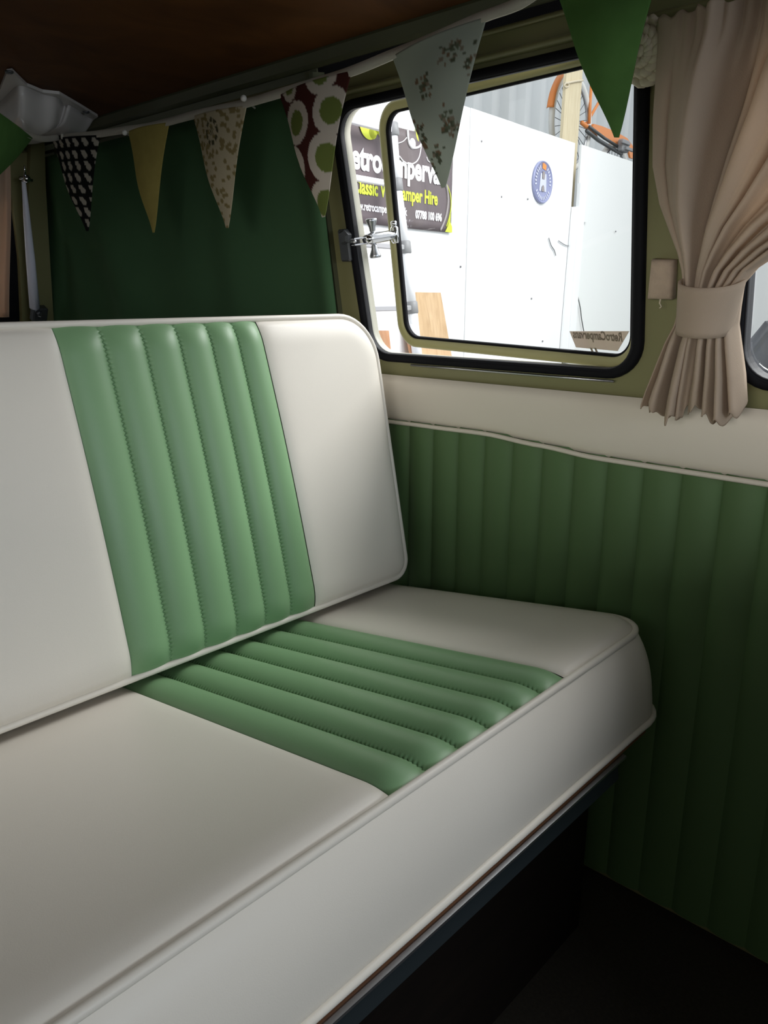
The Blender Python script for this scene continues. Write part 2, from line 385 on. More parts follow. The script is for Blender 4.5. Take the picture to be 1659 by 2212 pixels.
# left, front and rear shell (out of frame or nearly so)
wl = struct(plate('wall_left', [(YF, 0), (2.6, 0), (2.6, CEIL), (YF, CEIL)], [refine(rrect(-1.3, -.45, CZ - .12, CZ + .34, .06), .1), refine(rrect(-.35, .70, CZ - .12, CZ + .23, .06), .1)],
    lambda y, z: Vector((XL - .0, y, z)), (-1, 0, 0), .02, paint))
wf = struct(plate('wall_front', [(XL, 0), (1.17, 0), (1.17, CEIL), (XL, CEIL)], [refine(rrect(-.45, 1.02, CZ - .12, CZ + .34, .08), .1)], lambda x, z: Vector((x, YF, z)), (0, -1, 0), .02, paint))
struct(MB().box((.3, -1.0, .30), (1, 0, 0), (0, 1, 0), (0, 0, 1), .82, .02, .30).box((.93, -.12, .40), (1, 0, 0), (0, 1, 0), (0, 0, 1), .20, .02, .40).obj('cab_light_block', carpet, smooth=False))  # unseen low partitions added to shade the floor, side panel and seat end
RL = .53
R0 = Vector((0, 2.56, CZ - .12)); RE = Vector((0, -RL, 1)).normalized(); RN = Vector((0, -1, -RL)).normalized()
RP = lambda x, s, n=0.0: R0 + Vector((x, 0, 0)) + RE * s + RN * n
def on_rear(u, v, n=0.0): return on_plane(u, v, R0 + RN * n, RN)
rx = lambda u, v: (on_rear(u, v).x, (on_rear(u, v) - R0).dot(RE))
xr = rx(40, 600)[0]
hatch = struct(plate('wall_rear', [(XL, -1.0), (1.15, -1.0), (1.15, .64), (XL, .64)], [refine(rrect(-.42, xr, -.02, .44, .07), .1)], lambda x, s: RP(x, s, -.01), -RN, .03, paint_dark))
w4 = bpy.data.objects.new('window_4', None); C.objects.link(w4); w4.location = RP(.3, .2); struct(w4)
frame_ring('rubber_seal', rrect(-.44, xr + .012, -.04, .46, .08), rrect(-.41, xr - .055, -.01, .43, .06), RP, -.012, .012, rubber, w4, .006)
MB().prism([RP(x, s, -.02) for x, s in rrect(-.42, xr - .01, -.02, .44, .07)], -RN, .004).obj('pane', glass, w4, smooth=False)

# ------------------------------------------------------------------ bench cushions
def flute_profile(t): return max(0.0, 1 - abs(2 * t - 1) ** 2.1) ** .85
def cushion(name, label, O, EX, EA, EN_, X0, X1, LEN, TH, seams0, seams1, rads, crown, flute, bulge, flare, dome=0.0):
    """upholstered cushion: face in EX (x) and EA (a from 0 to LEN), thickness along -EN_. Stripe seams run along a."""
    P = lambda x, a, n: O + EX * x + EA * a + EN_ * n
    root = thing(name, label, 'cushion', O + EX * (X0 + X1) / 2 - EN_ * TH)
    rTR, rTL, rBL, rBR = rads
    PW = .045
    def edge_d(x, a):
        dx0, dx1, da0, da1 = x - X0, X1 - x, a, LEN - a
        d = min(dx0, dx1, da0, da1)
        for (u_, w_, r) in ((dx1, da1, rTR), (dx0, da1, rTL), (dx0, da0, rBL), (dx1, da0, rBR)):
            if u_ < r and w_ < r: d = min(d, r - math.hypot(r - u_, r - w_))
        return max(0.0, d)
    def base_h(x, a):
        e = min(1, edge_d(x, a) / PW); k = 1 - (1 - e) ** 2.2
        sx = (x - X0) / (X1 - X0)
        return crown * k + dome * k * sin(pi * min(1, max(0, a / LEN)))
    def remap(x, a):
        for cx, ca, r, qx, qa in ((X1, LEN, rTR, 1, 1), (X0, LEN, rTL, -1, 1), (X0, 0, rBL, -1, -1), (X1, 0, rBR, 1, -1)):
            ox, oa = cx - qx * r, ca - qa * r
            p, q_ = (x - ox) * qx, (a - oa) * qa
            if p > 0 and q_ > 0:
                m_, l_ = max(p, q_), math.hypot(p, q_)
                return ox + qx * p * m_ / l_, oa + qa * q_ * m_ / l_
        return x, a
    seam_x = lambda k, a: seams0[k] + (seams1[k] - seams0[k]) * a / LEN
    nf = len(seams0) - 1
    # cream panels either side of the stripe
    def cream(side):
        rows = []; nA = 72; nX = 34
        for i in range(nA + 1):
            ta = i / nA; ta = .5 - .5 * cos(pi * ta) if True else ta
            a = LEN * ta; row = []
            b = seam_x(0, a) if side < 0 else seam_x(nf, a); e = X0 if side < 0 else X1
            for j in range(nX + 1):
                t = .5 - .5 * cos(pi * j / nX); x = b + (e - b) * t
                xx, aa = remap(x, a)
                hs = 1 - math.exp(-abs(x - b) / .010)
                k = min(1, edge_d(xx, aa) / .012)
                row.append(P(xx, aa, base_h(xx, aa) + flute * .75 * hs * k - .001))
            rows.append(row)
        MB().grid(rows).obj('cream_panel', vinyl_cream, root)
    cream(-1); cream(1)
    # backing of the stitched stripe, with the channels as its pieces
    rows = [[P(seam_x(0, LEN * i / 30) + (seam_x(nf, LEN * i / 30) - seam_x(0, LEN * i / 30)) * j / 12, LEN * i / 30, base_h(seam_x(3, LEN * i / 30), LEN * i / 30) - .004) for j in range(13)] for i in range(31)]
    back = MB().grid(rows).obj('fluted_panel', vinyl_green, root, label='green fluted panel')
    nA = int(LEN / .0011); per = 6
    zig = lambda i: (abs((i % per) - per / 2) / (per / 2) - .5) * .0044
    for k in range(nf):
        rows = []
        for i in range(nA + 1):
            a = LEN * i / nA; x0, x1 = seam_x(k, a), seam_x(k + 1, a)
            end = min(a, LEN - a); ke = min(1, end / .035); ke = (1 - (1 - ke) ** 2.4) ** .7
            row = []
            for j in range(21):
                t = .5 - .5 * cos(pi * j / 20)
                x = x0 + (x1 - x0) * t
                zz = 0.0
                if k > 0: zz += zig(i) * max(0, 1 - t / .06)
                if k < nf - 1: zz += zig(i) * max(0, 1 - (1 - t) / .06)
                row.append(P(x + zz, a, base_h(x, a) + flute * flute_profile(t) * ke - .003 * (1 - flute_profile(t))))
            rows.append(row)
        f = MB().grid(rows).obj('flute', vinyl_green, back)
    # border all round and piping along both edges
    loop = refine(rrect(X0, X1, 0, LEN, (rTR, rTL, rBL, rBR), 10), .03)
    nL = len(loop); cxm, cam_ = (X0 + X1) / 2, LEN / 2
    nrm = []
    for i in range(nL):
        a, b = loop[i - 1], loop[(i + 1) % nL]; t = (b[0] - a[0], b[1] - a[1]); m_ = math.hypot(*t); nrm.append((t[1] / m_, -t[0] / m_))
    rows = []
    for k in range(13):
        t = k / 12; off = bulge * sin(pi * t ** .8) ** .9 + flare * t * t
        ob = bulge * sin(pi * t ** .8) ** .9; of_ = flare * t * t
        row = []
        for p, n_ in zip(loop, nrm):
            o_ = ob * (.12 + .88 * max(0, -n_[1])) + of_ * (1 + 1.1 * max(0, n_[0]))
            row.append(P(p[0] + n_[0] * o_, p[1] + n_[1] * o_, -TH * t))
        rows.append(row)
    mb = MB().grid(rows, True); mb.f.append(tuple(range(12 * nL, 13 * nL)))
    mb.obj('border', vinyl_cream, root)
    R = .0052
    for t in (0, 1):
        offs = [.001 + flare * t * (1 + 1.1 * max(0, n_[0])) for n_ in nrm]
        MB().tube([P(p[0] + n_[0] * q, p[1] + n_[1] * q, -TH * t) for p, n_, q in zip(loop, nrm, offs)], R, 10, closed=True).obj('piping', vinyl_cream, root)
    return root

# backrest: leans 11.3 degrees, stands on the seat against the right wall
LB = rad(11.27)
OB = Vector((0, .957, CZ - .536)); EXx = Vector((1, 0, 0)); EAb = Vector((0, sin(LB), cos(LB))); ENb = Vector((0, -cos(LB), sin(LB)))
sb0 = [.490, .5555, .617, .677, .735, .790, .846]; sb1 = [.474, .540, .602, .661, .717, .768, .817]
cushion('backrest_cushion', 'upright cream vinyl backrest cushion with a green fluted stripe', OB, EXx, EAb, ENb, -.30, 1.092, .505, .085, sb0, sb1, (.085, .085, .035, .035), .010, .0076, .006, 0, .006)
# seat: tilted, front edge higher
TS = math.atan2(.082, .52)
OS = Vector((0, .452, CZ - .490)); EAs = Vector((0, cos(TS), -sin(TS))); ENs = Vector((0, sin(TS), cos(TS)))
ss0 = [.497, .556, .613, .670, .726, .783, .840]
cushion('seat_cushion', 'flat cream vinyl bench seat cushion with a green fluted stripe', OS, EXx, EAs, ENs, -.30, 1.092, .60, .139, ss0, ss0, (.03, .03, .06, .075), .008, .0095, .017, .012, .0)

# bench base below the seat
bb = thing('bench_base', 'dark bench base under the seat cushion with a wooden edge and metal trim', 'bench', (.4, .75, 0))
BPt = lambda x, a, n: OS + EXx * x + EAs * a + ENs * (n - .1395)
nb = ENs
MB().box(BPt(.37, .293, -.012), EXx, EAs, ENs, .665, .302, .0065, .003).obj('seat_board', brown_wood, bb, smooth=False)
MB().grid([[BPt(x, a, n) for a, n in ((.03, -.0185), (-.008, -.0185), (-.013, -.0205), (-.013, -.0235), (-.006, -.026), (.03, -.026))] for x in (-.30, .96)], True, True).obj('metal_edge', chrome_dull, bb, smooth=False)
MB().box(BPt(.33, .008, -.044), EXx, EAs, ENs, .63, .007, .018, .002).obj('edge_trim', trim_grey, bb, smooth=False)
hf = BPt(0, .06, -.020).z; hb = BPt(0, .58, -.020).z
MB().box((.37, .51, hf / 2), (1, 0, 0), (0, 1, 0), (0, 0, 1), .655, .012, hf / 2 - .001).box((.37, 1.0, hb / 2), (1, 0, 0), (0, 1, 0), (0, 0, 1), .655, .012, hb / 2 - .001).obj('front_panel', fascia, bb, smooth=False)

# ------------------------------------------------------------------ upholstered side panel on the right wall
sp_ = thing('side_panel', 'green fluted vinyl side panel with a cream padded band along its top, below the window', 'panel', (1.15, .5, .05))
PX = 1.152
bandz = [(-1.4, -.257), (.2, -.257), (.336, -.257), (.46, -.257), (.589, -.2568), (.70, -.250), (.816, -.2435), (.95, -.2455), (1.084, -.2475), (1.7, -.2475)]
def band_bottom(y):
    for (a, za), (b, zc) in zip(bandz, bandz[1:]):
        if a <= y <= b:
            t = (y - a) / (b - a); t = t * t * (3 - 2 * t); return za + (zc - za) * t
    return -.25
ys = [-1.4 + 2.56 * i / 120 for i in range(121)]
rows = []
for y in ys:
    zt, zbm = -.1555, band_bottom(y); row = []
    for k in range(13):
        t = k / 12; z = zt + (zbm - zt) * t
        n = .013 * (1 - abs(2 * t - 1) ** 4) ** .6
        row.append(Vector((PX - n, y, CZ + z)))
    rows.append(row)
MB().grid(rows).obj('cream_band', vinyl_band, sp_, label='cream padded band')
MB().tube([Vector((PX - .0115, y, CZ + band_bottom(y) - .001)) for y in ys], .0042, 8).obj('piping', vinyl_band, sp_)
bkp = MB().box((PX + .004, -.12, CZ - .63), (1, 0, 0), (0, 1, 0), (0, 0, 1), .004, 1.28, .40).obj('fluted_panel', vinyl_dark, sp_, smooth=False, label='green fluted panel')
for k in range(-12, 38):
    ya = .9432 - .06145 * k; yb = ya - .06145
    if ya > 1.17 or yb < -1.38: continue
    rows = []
    for i in range(25):
        t = i / 24; z = -.245 + (-1.025 + .245) * t; row = []
        if True:
            zt = band_bottom((ya + yb) / 2) + .004; z = zt + (-1.03 - zt) * t
        for j in range(11):
            s = j / 10; y = ya + (yb - ya) * s
            # soft channel: steep valley on the rear side of each seam
            h = .0085 * (1 - abs(2 * s - 1) ** 2.0) ** .8
            row.append(Vector((PX - .001 - h * (1 - .25 * t), y, CZ + z)))
        rows.append(row)
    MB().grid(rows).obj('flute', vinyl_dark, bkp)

# ------------------------------------------------------------------ green fabric cover over the rear quarter
rows = []
for i in range(61):
    y = 1.178 + (2.60 - 1.178) * i / 60; row = []
    for j in range(31):
        s = -.22 + .712 * j / 30
        yy = min(y, 2.565 - .53 * s + (0))
        d = .010 + .018 * math.exp(-((y - 1.50 + .10 * (s - .2)) / .07) ** 2) * (1 - .5 * s) + .022 * math.exp(-((y - 2.02 - .16 * (s - .2)) / .08) ** 2) + .010 * math.exp(-((y - 2.25) / .05) ** 2) + .004 * sin(y * 23 + s * 4)
        d += .010 * math.exp(-((y - 1.20) / .02) ** 2)
        row.append(WP(yy, s, d))
    rows.append(row)
fc = MB().grid(rows).obj('fabric_cover', felt)
tag(fc, 'dark green fabric cover hung over the rear quarter, behind the backrest', 'fabric cover')
m_ = fc.modifiers.new('thick', 'SOLIDIFY'); m_.thickness = .003; m_.offset = -1

# ------------------------------------------------------------------ rear corner: pillars, strut, curtain
def rear_prism(name, pts, n0, t, mat_, parent):
    return MB().prism([on_rear(u, v, n0) for u, v in pts], -RN, t).obj(name, mat_, parent, smooth=False)
pil = struct(bpy.data.objects.new('trim_5', None)); C.objects.link(pil); pil.location = on_rear(90, 690)
rear_prism('pillar', [(68, 290), (96, 290), (99, 400), (108, 560), (118, 720), (82, 720), (76, 560), (62, 420)], .05, .06, paint, pil)
rear_prism('pillar', [(24, 330), (60, 330), (56, 400), (62, 520), (73, 720), (50, 720), (42, 560), (28, 440), (20, 390)], .03, .05, paint, pil)
gs = thing('gas_strut', 'pale grey tailgate strut with a chrome top fitting, in the rear corner', 'strut', on_rear(74, 665, .08))
pa, pb = on_rear(51, 392, .08), on_rear(75, 664, .08)
MB().tube([pa + (pb - pa) * t for t in (0, .3, .6, 1)], [.0055, .0095, .0130, .0150], 12).obj('rod', mat('strut_grey', (.86, .85, .95), .4), gs)
MB().sphere(on_rear(57, 386, .085), .011).tube([on_rear(42, 384, .085), on_rear(70, 390, .085)], .004, 8).tube([on_rear(53, 358, .085), on_rear(54, 384, .085)], [.002, .004], 8).obj('top_fitting', chrome, gs)
MB().box(on_rear(84, 678, .08), (1, 0, 0), RE, RN, .022, .024, .014, .004).lathe(on_rear(84, 676, .092), RN, [(.010, 0), (.010, .008), (.006, .011), (0, .011)], 6).obj('lower_bracket', steel_dark, gs, smooth=False)
rows = []
for i in range(20):
    t = i / 19; v = 340 + 345 * t; row = []
    for j in range(40):
        u = -260 + (22 + 2 * sin(t * 5) + 282 - 22) * j / 39 - 0
        row.append(on_rear(u, v, .07 + .016 * sin(j * .95 + t) + .006 * sin(j * 2.3)))
    rows.append(row)
rc = MB().grid(rows).obj('rear_curtain', linen_peach)
tag(rc, 'peach curtain hanging beside the strut in the rear corner', 'curtain')
rc.modifiers.new('thick', 'SOLIDIFY').thickness = .002

# ------------------------------------------------------------------ white moulded housing under the roof
hs = thing('roof_housing', 'white moulded plastic housing screwed to the ceiling in the rear corner', 'housing', (.85, 1.95, CEIL - .1))
fl = [on_z(u, v, CEIL) for u, v in ((-60, 195), (-8, 205), (14, 148), (26, 146), (58, 178), (92, 192), (128, 196), (172, 222), (211, 246))]
fl = [Vector((p.x, p.y, 0)) for p in fl]
outer = fl + [Vector((1.06, 2.02, 0)), Vector((1.04, 2.16, 0)), Vector((.72, 2.22, 0)), Vector((.45, 2.0, 0))]
MB().prism([Vector((p.x, p.y, CEIL - .007)) for p in outer], (0, 0, 1), .006).obj('flange', white_plastic, hs, smooth=False)
# body: plan outline set back from the flange edge, with a deeper middle lobe
body = [on_z(u, v, CEIL - .004) for u, v in ((-70, 225), (-30, 228), (0, 215), (20, 196), (34, 184), (46, 182), (60, 186), (92, 200), (118, 206), (132, 214), (140, 226), (150, 224), (170, 236), (190, 250), (200, 258))]
drop = [.060, .060, .060, .060, .060, .062, .066, .070, .070, .062, .050, .048, .048, .046, .042]
body = [Vector((p.x, p.y, 0)) for p in body]
mid = Vector((.86, 2.08, 0)); ext = [Vector((1.03, 2.06, 0)), Vector((.98, 2.16, 0)), Vector((.74, 2.18, 0)), Vector((.52, 2.0, 0))]
allp = body + ext; alld = drop + [.042, .055, .060, .060]
def spl(P_, D_, k=4):
    o_ = []; n = len(P_)
    for i in range(n):
        a, b, c_, d_ = P_[i - 1], P_[i], P_[(i + 1) % n], P_[(i + 2) % n]
        for t in [j / k for j in range(k)]:
            o_.append((.5 * ((2 * b) + (c_ - a) * t + (2 * a - 5 * b + 4 * c_ - d_) * t * t + (3 * b - a - 3 * c_ + d_) * t ** 3), D_[i] * (1 - t) + D_[(i + 1) % n] * t))
    return o_
ring = spl(allp, alld)
rows = []
for f_, ins in ((0, 0), (.35, .010), (.70, .022), (.86, .035), (.95, .055), (1.0, .09), (1.01, .3), (1.01, .6)):
    rows.append([Vector((p.x, p.y, CEIL - .006 - d * f_)) + (mid - p).normalized() * min(ins, (mid - p).length * .9) for p, d in ring])
MB().grid(rows, True, True).obj('cover', white_plastic, hs)
for u, v in ((20, 156), (186, 242)):
    MB().lathe(on_z(u, v, CEIL - .008), (0, 0, -1), [(.008, -.002), (.008, .001), (.005, .003), (0, .003)], 12).obj('screw', steel_dark, hs)

# ------------------------------------------------------------------ bunting
BX = .97
bn = thing('bunting', 'string of patterned triangular bunting strung along the top of the wall', 'bunting', on_x(527, 220, BX))
def catmull(pts, k=8):
    o_ = []; n = len(pts)
    for i in range(n - 1):
        a, b, c_, d_ = pts[max(0, i - 1)], pts[i], pts[i + 1], pts[min(n - 1, i + 2)]
        for t in [j / k for j in range(k)]:
            o_.append(.5 * ((2 * b) + (c_ - a) * t + (2 * a - 5 * b + 4 * c_ - d_) * t * t + (3 * b - a - 3 * c_ + d_) * t ** 3))
    return o_ + [pts[-1]]
tp = [on_x(u, v, BX) for u, v in ((128, 297), (200, 291), (270, 281), (330, 272), (420, 248), (520, 226), (600, 203), (690, 176), (770, 150), (850, 117), (950, 77), (1045, 36), (1120, 8), (1196, -36), (1310, -56), (1428, -68))] + [Vector((BX, .30, CZ + .375)), Vector((BX, -.1, CZ + .36)), Vector((BX, -.6, CZ + .395))]
def ribbon(name, pts, w, parent, t=.0016):
    rows = []
    for i, p in enumerate(pts):
        a, b = pts[max(0, i - 1)], pts[min(len(pts) - 1, i + 1)]; d = (b - a).normalized(); sd = d.cross(Vector((0, 0, 1))).normalized(); upw = sd.cross(d).normalized()
        tw = .15 * sin(i * .4); u2 = (upw * cos(tw) + sd * sin(tw)).normalized(); s2 = d.cross(u2).normalized()
        rows.append([p + u2 * w / 2 + s2 * t, p + s2 * t * 1.5, p - u2 * w / 2 + s2 * t, p - u2 * w / 2 - s2 * t, p - s2 * t * 1.5, p + u2 * w / 2 - s2 * t])
    return MB().grid(rows, True, True).obj(name, tape_mat, parent)
path1 = catmull(tp); ribbon('tape', path1, .0150, bn)
tp2 = [on_x(128, 297, BX)] + [on_y(u, v, y) for u, v, y in ((92, 300, 1.84), (60, 291, 1.72), (30, 274, 1.65), (0, 252, 1.58), (-60, 205, 1.45))] + [Vector((.2, 1.2, CZ + .37)), Vector((-.1, 1.0, CZ + .33)), Vector((-.45, .9, CZ + .39))]
ribbon('tape', catmull(tp2), .0130, bn)

def pennant(label, A, B, T, colfn=None, matl=None, nu=56, nv=72, bend=.010, twist=.0):
    A, B, T = Vector(A), Vector(B), Vector(T)
    nrm = (B - A).cross(T - A).normalized()
    if nrm.dot(CAM - A) < 0: nrm = -nrm
    V, F, cols = [], [], []
    for i in range(nv + 1):
        t = i / nv
        hw = 1 - t * .955
        for j in range(nu + 1):
            s = j / nu; e = .5 + (s - .5) * hw
            p = A * (1 - e) * 1 + B * e
            base = (A + B) / 2
            p = base + (B - A) * (e - .5) + (T - base) * t
            p = p + nrm * (bend * sin(pi * s) * (1 - t) + bend * .8 * sin(t * 5.0 + (s - .5) * hw * 3) * t + twist * (s - .5) * hw * t)
            V.append(p); cols.append((e, t))
    W = nu + 1
    for i in range(nv):
        for j in range(nu): F.append((i * W + j, i * W + j + 1, (i + 1) * W + j + 1, (i + 1) * W + j))
    n1 = len(V); th = nrm * .0006
    F = F + [tuple(k + n1 for k in reversed(f)) for f in F]
    edge = [j for j in range(W)] + [i * W + nu for i in range(1, nv + 1)] + [nv * W + j for j in range(nu - 1, -1, -1)] + [i * W for i in range(nv - 1, 0, -1)]
    F += [(a, b, b + n1, a + n1) for a, b in zip(edge, edge[1:] + edge[:1])]
    V = [p + th for p in V] + [p - th for p in V]; cols = cols + cols
    o = mesh_obj('pennant', V, F, matl or print_mat, bn, True, label)
    if colfn:
        at = o.data.color_attributes.new('print', 'FLOAT_COLOR', 'POINT')
        for k, (e, t) in enumerate(cols): at.data[k].color = (*colfn(e, t), 1)
    return o
def c_black(e, t):
    row = int(t * 8.2); fy = t * 8.2 - row; x = e * 6.0 + (row % 2) * .2; fx = x - int(x)
    d1 = abs(fx - .40) < .20 and .14 < fy < .50
    d2 = ((fx - .56) / .25) ** 2 + ((fy - .60) / .28) ** 2 < 1
    return (.52, .48, .40) if (d1 or d2) else (.012, .012, .012)
rings_ = [(.20, -.02, .13), (.66, -.05, .20), (.28, .26, .20), (.76, .24, .21), (.16, .58, .20), (.66, .57, .23), (.56, .90, .22)]
def c_rings(e, t):
    c = (.075, .022, .018); 
    for cx, ct, r in rings_:
        d = math.hypot((e - cx), (t - ct) * 1.22)
        if d < r: c = (.62, .55, .48) if d > r * .58 else (.17, .21, .055)
    return c
rng = random.Random(3)
dots = [(rng.random(), rng.random() ** 1.1) for _ in range(170)]
def c_small(e, t):
    c = (.58, .50, .34)
    for a, b in dots:
        if abs(e - a) < .035 and ((e - a) / .028) ** 2 + ((t - b) / .019) ** 2 < 1: c = (.30, .23, .10)
    d = math.hypot((e - .42) / .12, (t - .17) / .11)
    if .72 < d < 1.05 and int((math.atan2(t - .17, e - .42) + pi) * 4) % 3 != 1: c = (.10, .09, .05)
    if d < .35 and int(e * 70 + t * 50) % 2: c = (.14, .13, .06)
    return c
rng = random.Random(11)
sprays = [(.66, .16, .10), (.80, .22, .10), (.40, .26, .07), (.43, .36, .06), (.62, .54, .07), (.70, .60, .06), (.30, .58, .07), (.36, .66, .06), (.46, .74, .07), (.40, .88, .07), (.72, .12, .06), (.60, .64, .05)]
leaves = [(cx + rng.gauss(0, r * .55), ct + rng.gauss(0, r * .45), rng.uniform(.010, .024), rng.choice([(.10, .11, .07), (.20, .13, .08), (.13, .15, .10), (.24, .20, .15)])) for cx, ct, r in sprays for _ in range(13)]
def c_floral(e, t):
    c = (.43, .47, .40); v_ = .5 + .5 * sin(e * 6 + 2 * sin(t * 5)); c = tuple(a * (.86 + .2 * v_) for a in c)
    for a, b, r, col in leaves:
        if abs(e - a) < .04 and ((e - a) / r) ** 2 + ((t - b) / (r * .75)) ** 2 < 1: c = col
    return c
X_ = lambda u, v: on_x(u, v, BX)
pennant('black pennant with pale stacked spots', X_(112, 300), X_(216, 292), X_(182, 499), c_black)
pennant('plain mustard pennant', X_(277, 284), X_(366, 264), X_(325, 502), None, mustard)
pennant('cream pennant with a small brown print', X_(417, 251), X_(533, 228), X_(484, 492), c_small)
pennant('brown pennant with large pale rings around green discs', X_(604, 206), X_(760, 153), X_(689, 468), c_rings, bend=.014, twist=.012)
pennant('pale floral pennant with sprays of brown leaves', X_(847, 122), X_(1052, 36), X_(950, 404), c_floral, bend=.012)
pennant('large plain green pennant before the window', X_(1192, -44), X_(1428, -70), X_(1322, 294), None, green_cotton, bend=.016)
pennant('plain green pennant cut by the frame beside the white housing', on_y(-88, 188, 1.42), on_y(70, 298, 1.745), on_y(-40, 425, 1.58), None, green_cotton)

for lab, u, v in (('white push pin in the bunting tape beside the mustard pennant', 270, 287), ('white push pin above the bunting tape, over the small brown print pennant', 527, 213)):
    o = on_x(u, v, BX - .004)
    k = MB().lathe(o, (-.8, -.45, .1), [(.002, -.05), (.002, -.003), (.0052, -.0015), (.006, .002), (.0045, .005), (0, .006)], 14).obj('push_pin', white_knob)
    tag(k, lab, 'pin', 'white pins along the bunting tape')
tb = MB().box(on_x(134, 296, BX - .003), (.4, .9, 0), (0, 0, 1), (1, -.4, 0), .016, .007, .003, .002).obj('tape_knot', tape_mat, bn)

# ------------------------------------------------------------------ tied curtain between the windows
cu_ = thing('tied_curtain', 'beige linen curtain gathered by a tieback between the two side windows', 'curtain', WP(.43, -.03, .05))
rowsdef = [(.486, .530, -.06), (.470, .530, -.06), (.455, .528, -.05), (.42, .527, -.02), (.36, .525, .03), (.30, .519, .11), (.25, .504, .20), (.215, .487, .280), (.185, .472, .335), (.160, .463, .370), (.140, .459, .385), (.110, .462, .386), (.085, .466, .386), (.06, .476, .380), (.02, .487, .370), (-.01, .495, .364), (-.030, .499, .360), (-.036, .4985, .3605)]
_fix = lambda y, s_: (y * (1.15 - KL * s_ / 1.012 - .042) / 1.1, ((s_ / 1.012 - .12) * (1.15 - KL * s_ / 1.012 - .042) / 1.1 + .12) * 1.012)
rowsdef = [(_fix(0, s_)[1], _fix(a, s_)[0], _fix(b, s_)[0]) for s_, a, b in rowsdef]
S_TOP, S_BOT = rowsdef[0][0], rowsdef[-1][0]
def interp(s, k):
    for a, b in zip(rowsdef, rowsdef[1:]):
        if b[0] <= s <= a[0]:
            t = (a[0] - s) / (a[0] - b[0]); return a[k] + (b[k] - a[k]) * t
    return rowsdef[-1][k]
NR, NC = 150, 240
rows = []
rg = random.Random(5)
ph = [rg.uniform(0, 6.28) for _ in range(6)]
for i in range(NR + 1):
    t = i / NR; s = S_TOP - (S_TOP - S_BOT) * t; row = []
    l_, r_ = interp(s, 1), interp(s, 2); w = l_ - r_
    g = min(1, max(0, (w - .07) / .4))                # 1 at the top, 0 at the tie
    top = math.exp(-((S_TOP - .012 - s) / .05) ** 2)
    low_ = max(0, (.085 - s) / .12)
    for j in range(NC + 1):
        c = j / NC; y = l_ - w * c
        big = sin(2 * pi * (6.6 * c + .22 * sin(2 * pi * c + 1.1)) + 1.9 - .4 * (1 - g)); big = math.copysign(abs(big) ** .75, big)
        med = sin(2 * pi * 9.3 * c + ph[1] + 1.5 * sin(2 * pi * c * 2))
        fine = sin(2 * pi * 31 * c + ph[2] + 2 * sin(9 * c))
        rdg = abs(sin(pi * (6.3 * c + .45 * sin(2 * pi * c + 1.1) + .3))) ** .5 * 2 - 1
        n = .044 - .010 * (1 - g) + (.012 + .017 * g ** .5 + .004 * low_) * rdg * (1 - .7 * top) + .007 * med * (.2 + .8 * g) + .005 * fine * top + .006 * big * g + .006 * low_ * sin(2 * pi * 6.2 * c + 1)
        # the free leading edge at the left hangs flatter, with a hem fold
        if c < .13 and s > .1: n = n * (c / .13) + (.040 + .006 * sin(c / .13 * pi)) * (1 - c / .13)
        n -= .012 * (1 - (abs(2 * c - 1) ** 2)) * -1 * (1 - g)
        ds = 0
        if t > .9: ds = (t - .9) / .1 * (.008 * sin(2 * pi * 2.1 * c + .4) + .005 * sin(2 * pi * 9 * c) + .004 * sin(2 * pi * 17 * c + 1) + .010 * (c - .5))
        if t < .06: ds = (1 - t / .06) * .003 * sin(2 * pi * 23 * c)
        n -= (.034 * math.exp(-((c - .265) / .012) ** 2) + .030 * math.exp(-((c - .385) / .011) ** 2) + .024 * math.exp(-((c - .62) / .012) ** 2)) * (1 - .8 * top)
        row.append(WP(y, s + ds, max(n, .010 + .014 * top + .018 * min(1, low_))))
    rows.append(row)
cl = MB().grid(rows).obj('drape', linen, cu_)
cl.modifiers.new('thick', 'SOLIDIFY').thickness = .0018
# tieback band
rows = []
for i in range(9):
    t = i / 8; row = []
    for k in range(40):
        a = 2 * pi * k / 40
        yc = .4140 + .003 * t; hw = .0375 - .003 * t + .004 * (1 - t)
        row.append(WP(yc + hw * cos(a) + .004 * t, .147 - .070 * t + .002 * cos(a) - .005 * sin(a) * (1 - t), .040 + .046 * abs(sin(a)) ** .7 * (1 if sin(a) > 0 else -.5)))
    rows.append(row)
tbk = MB().grid(rows, True).obj('tieback', linen, cu_)
tbk.modifiers.new('thick', 'SOLIDIFY').thickness = .003
# curtain rail the drape hangs from
rl = MB().tube([WP(y, S_TOP - .012, .016) for y in (.50, .3, 0, -.3)], .005, 10).obj('rail', steel_dark, cu_)

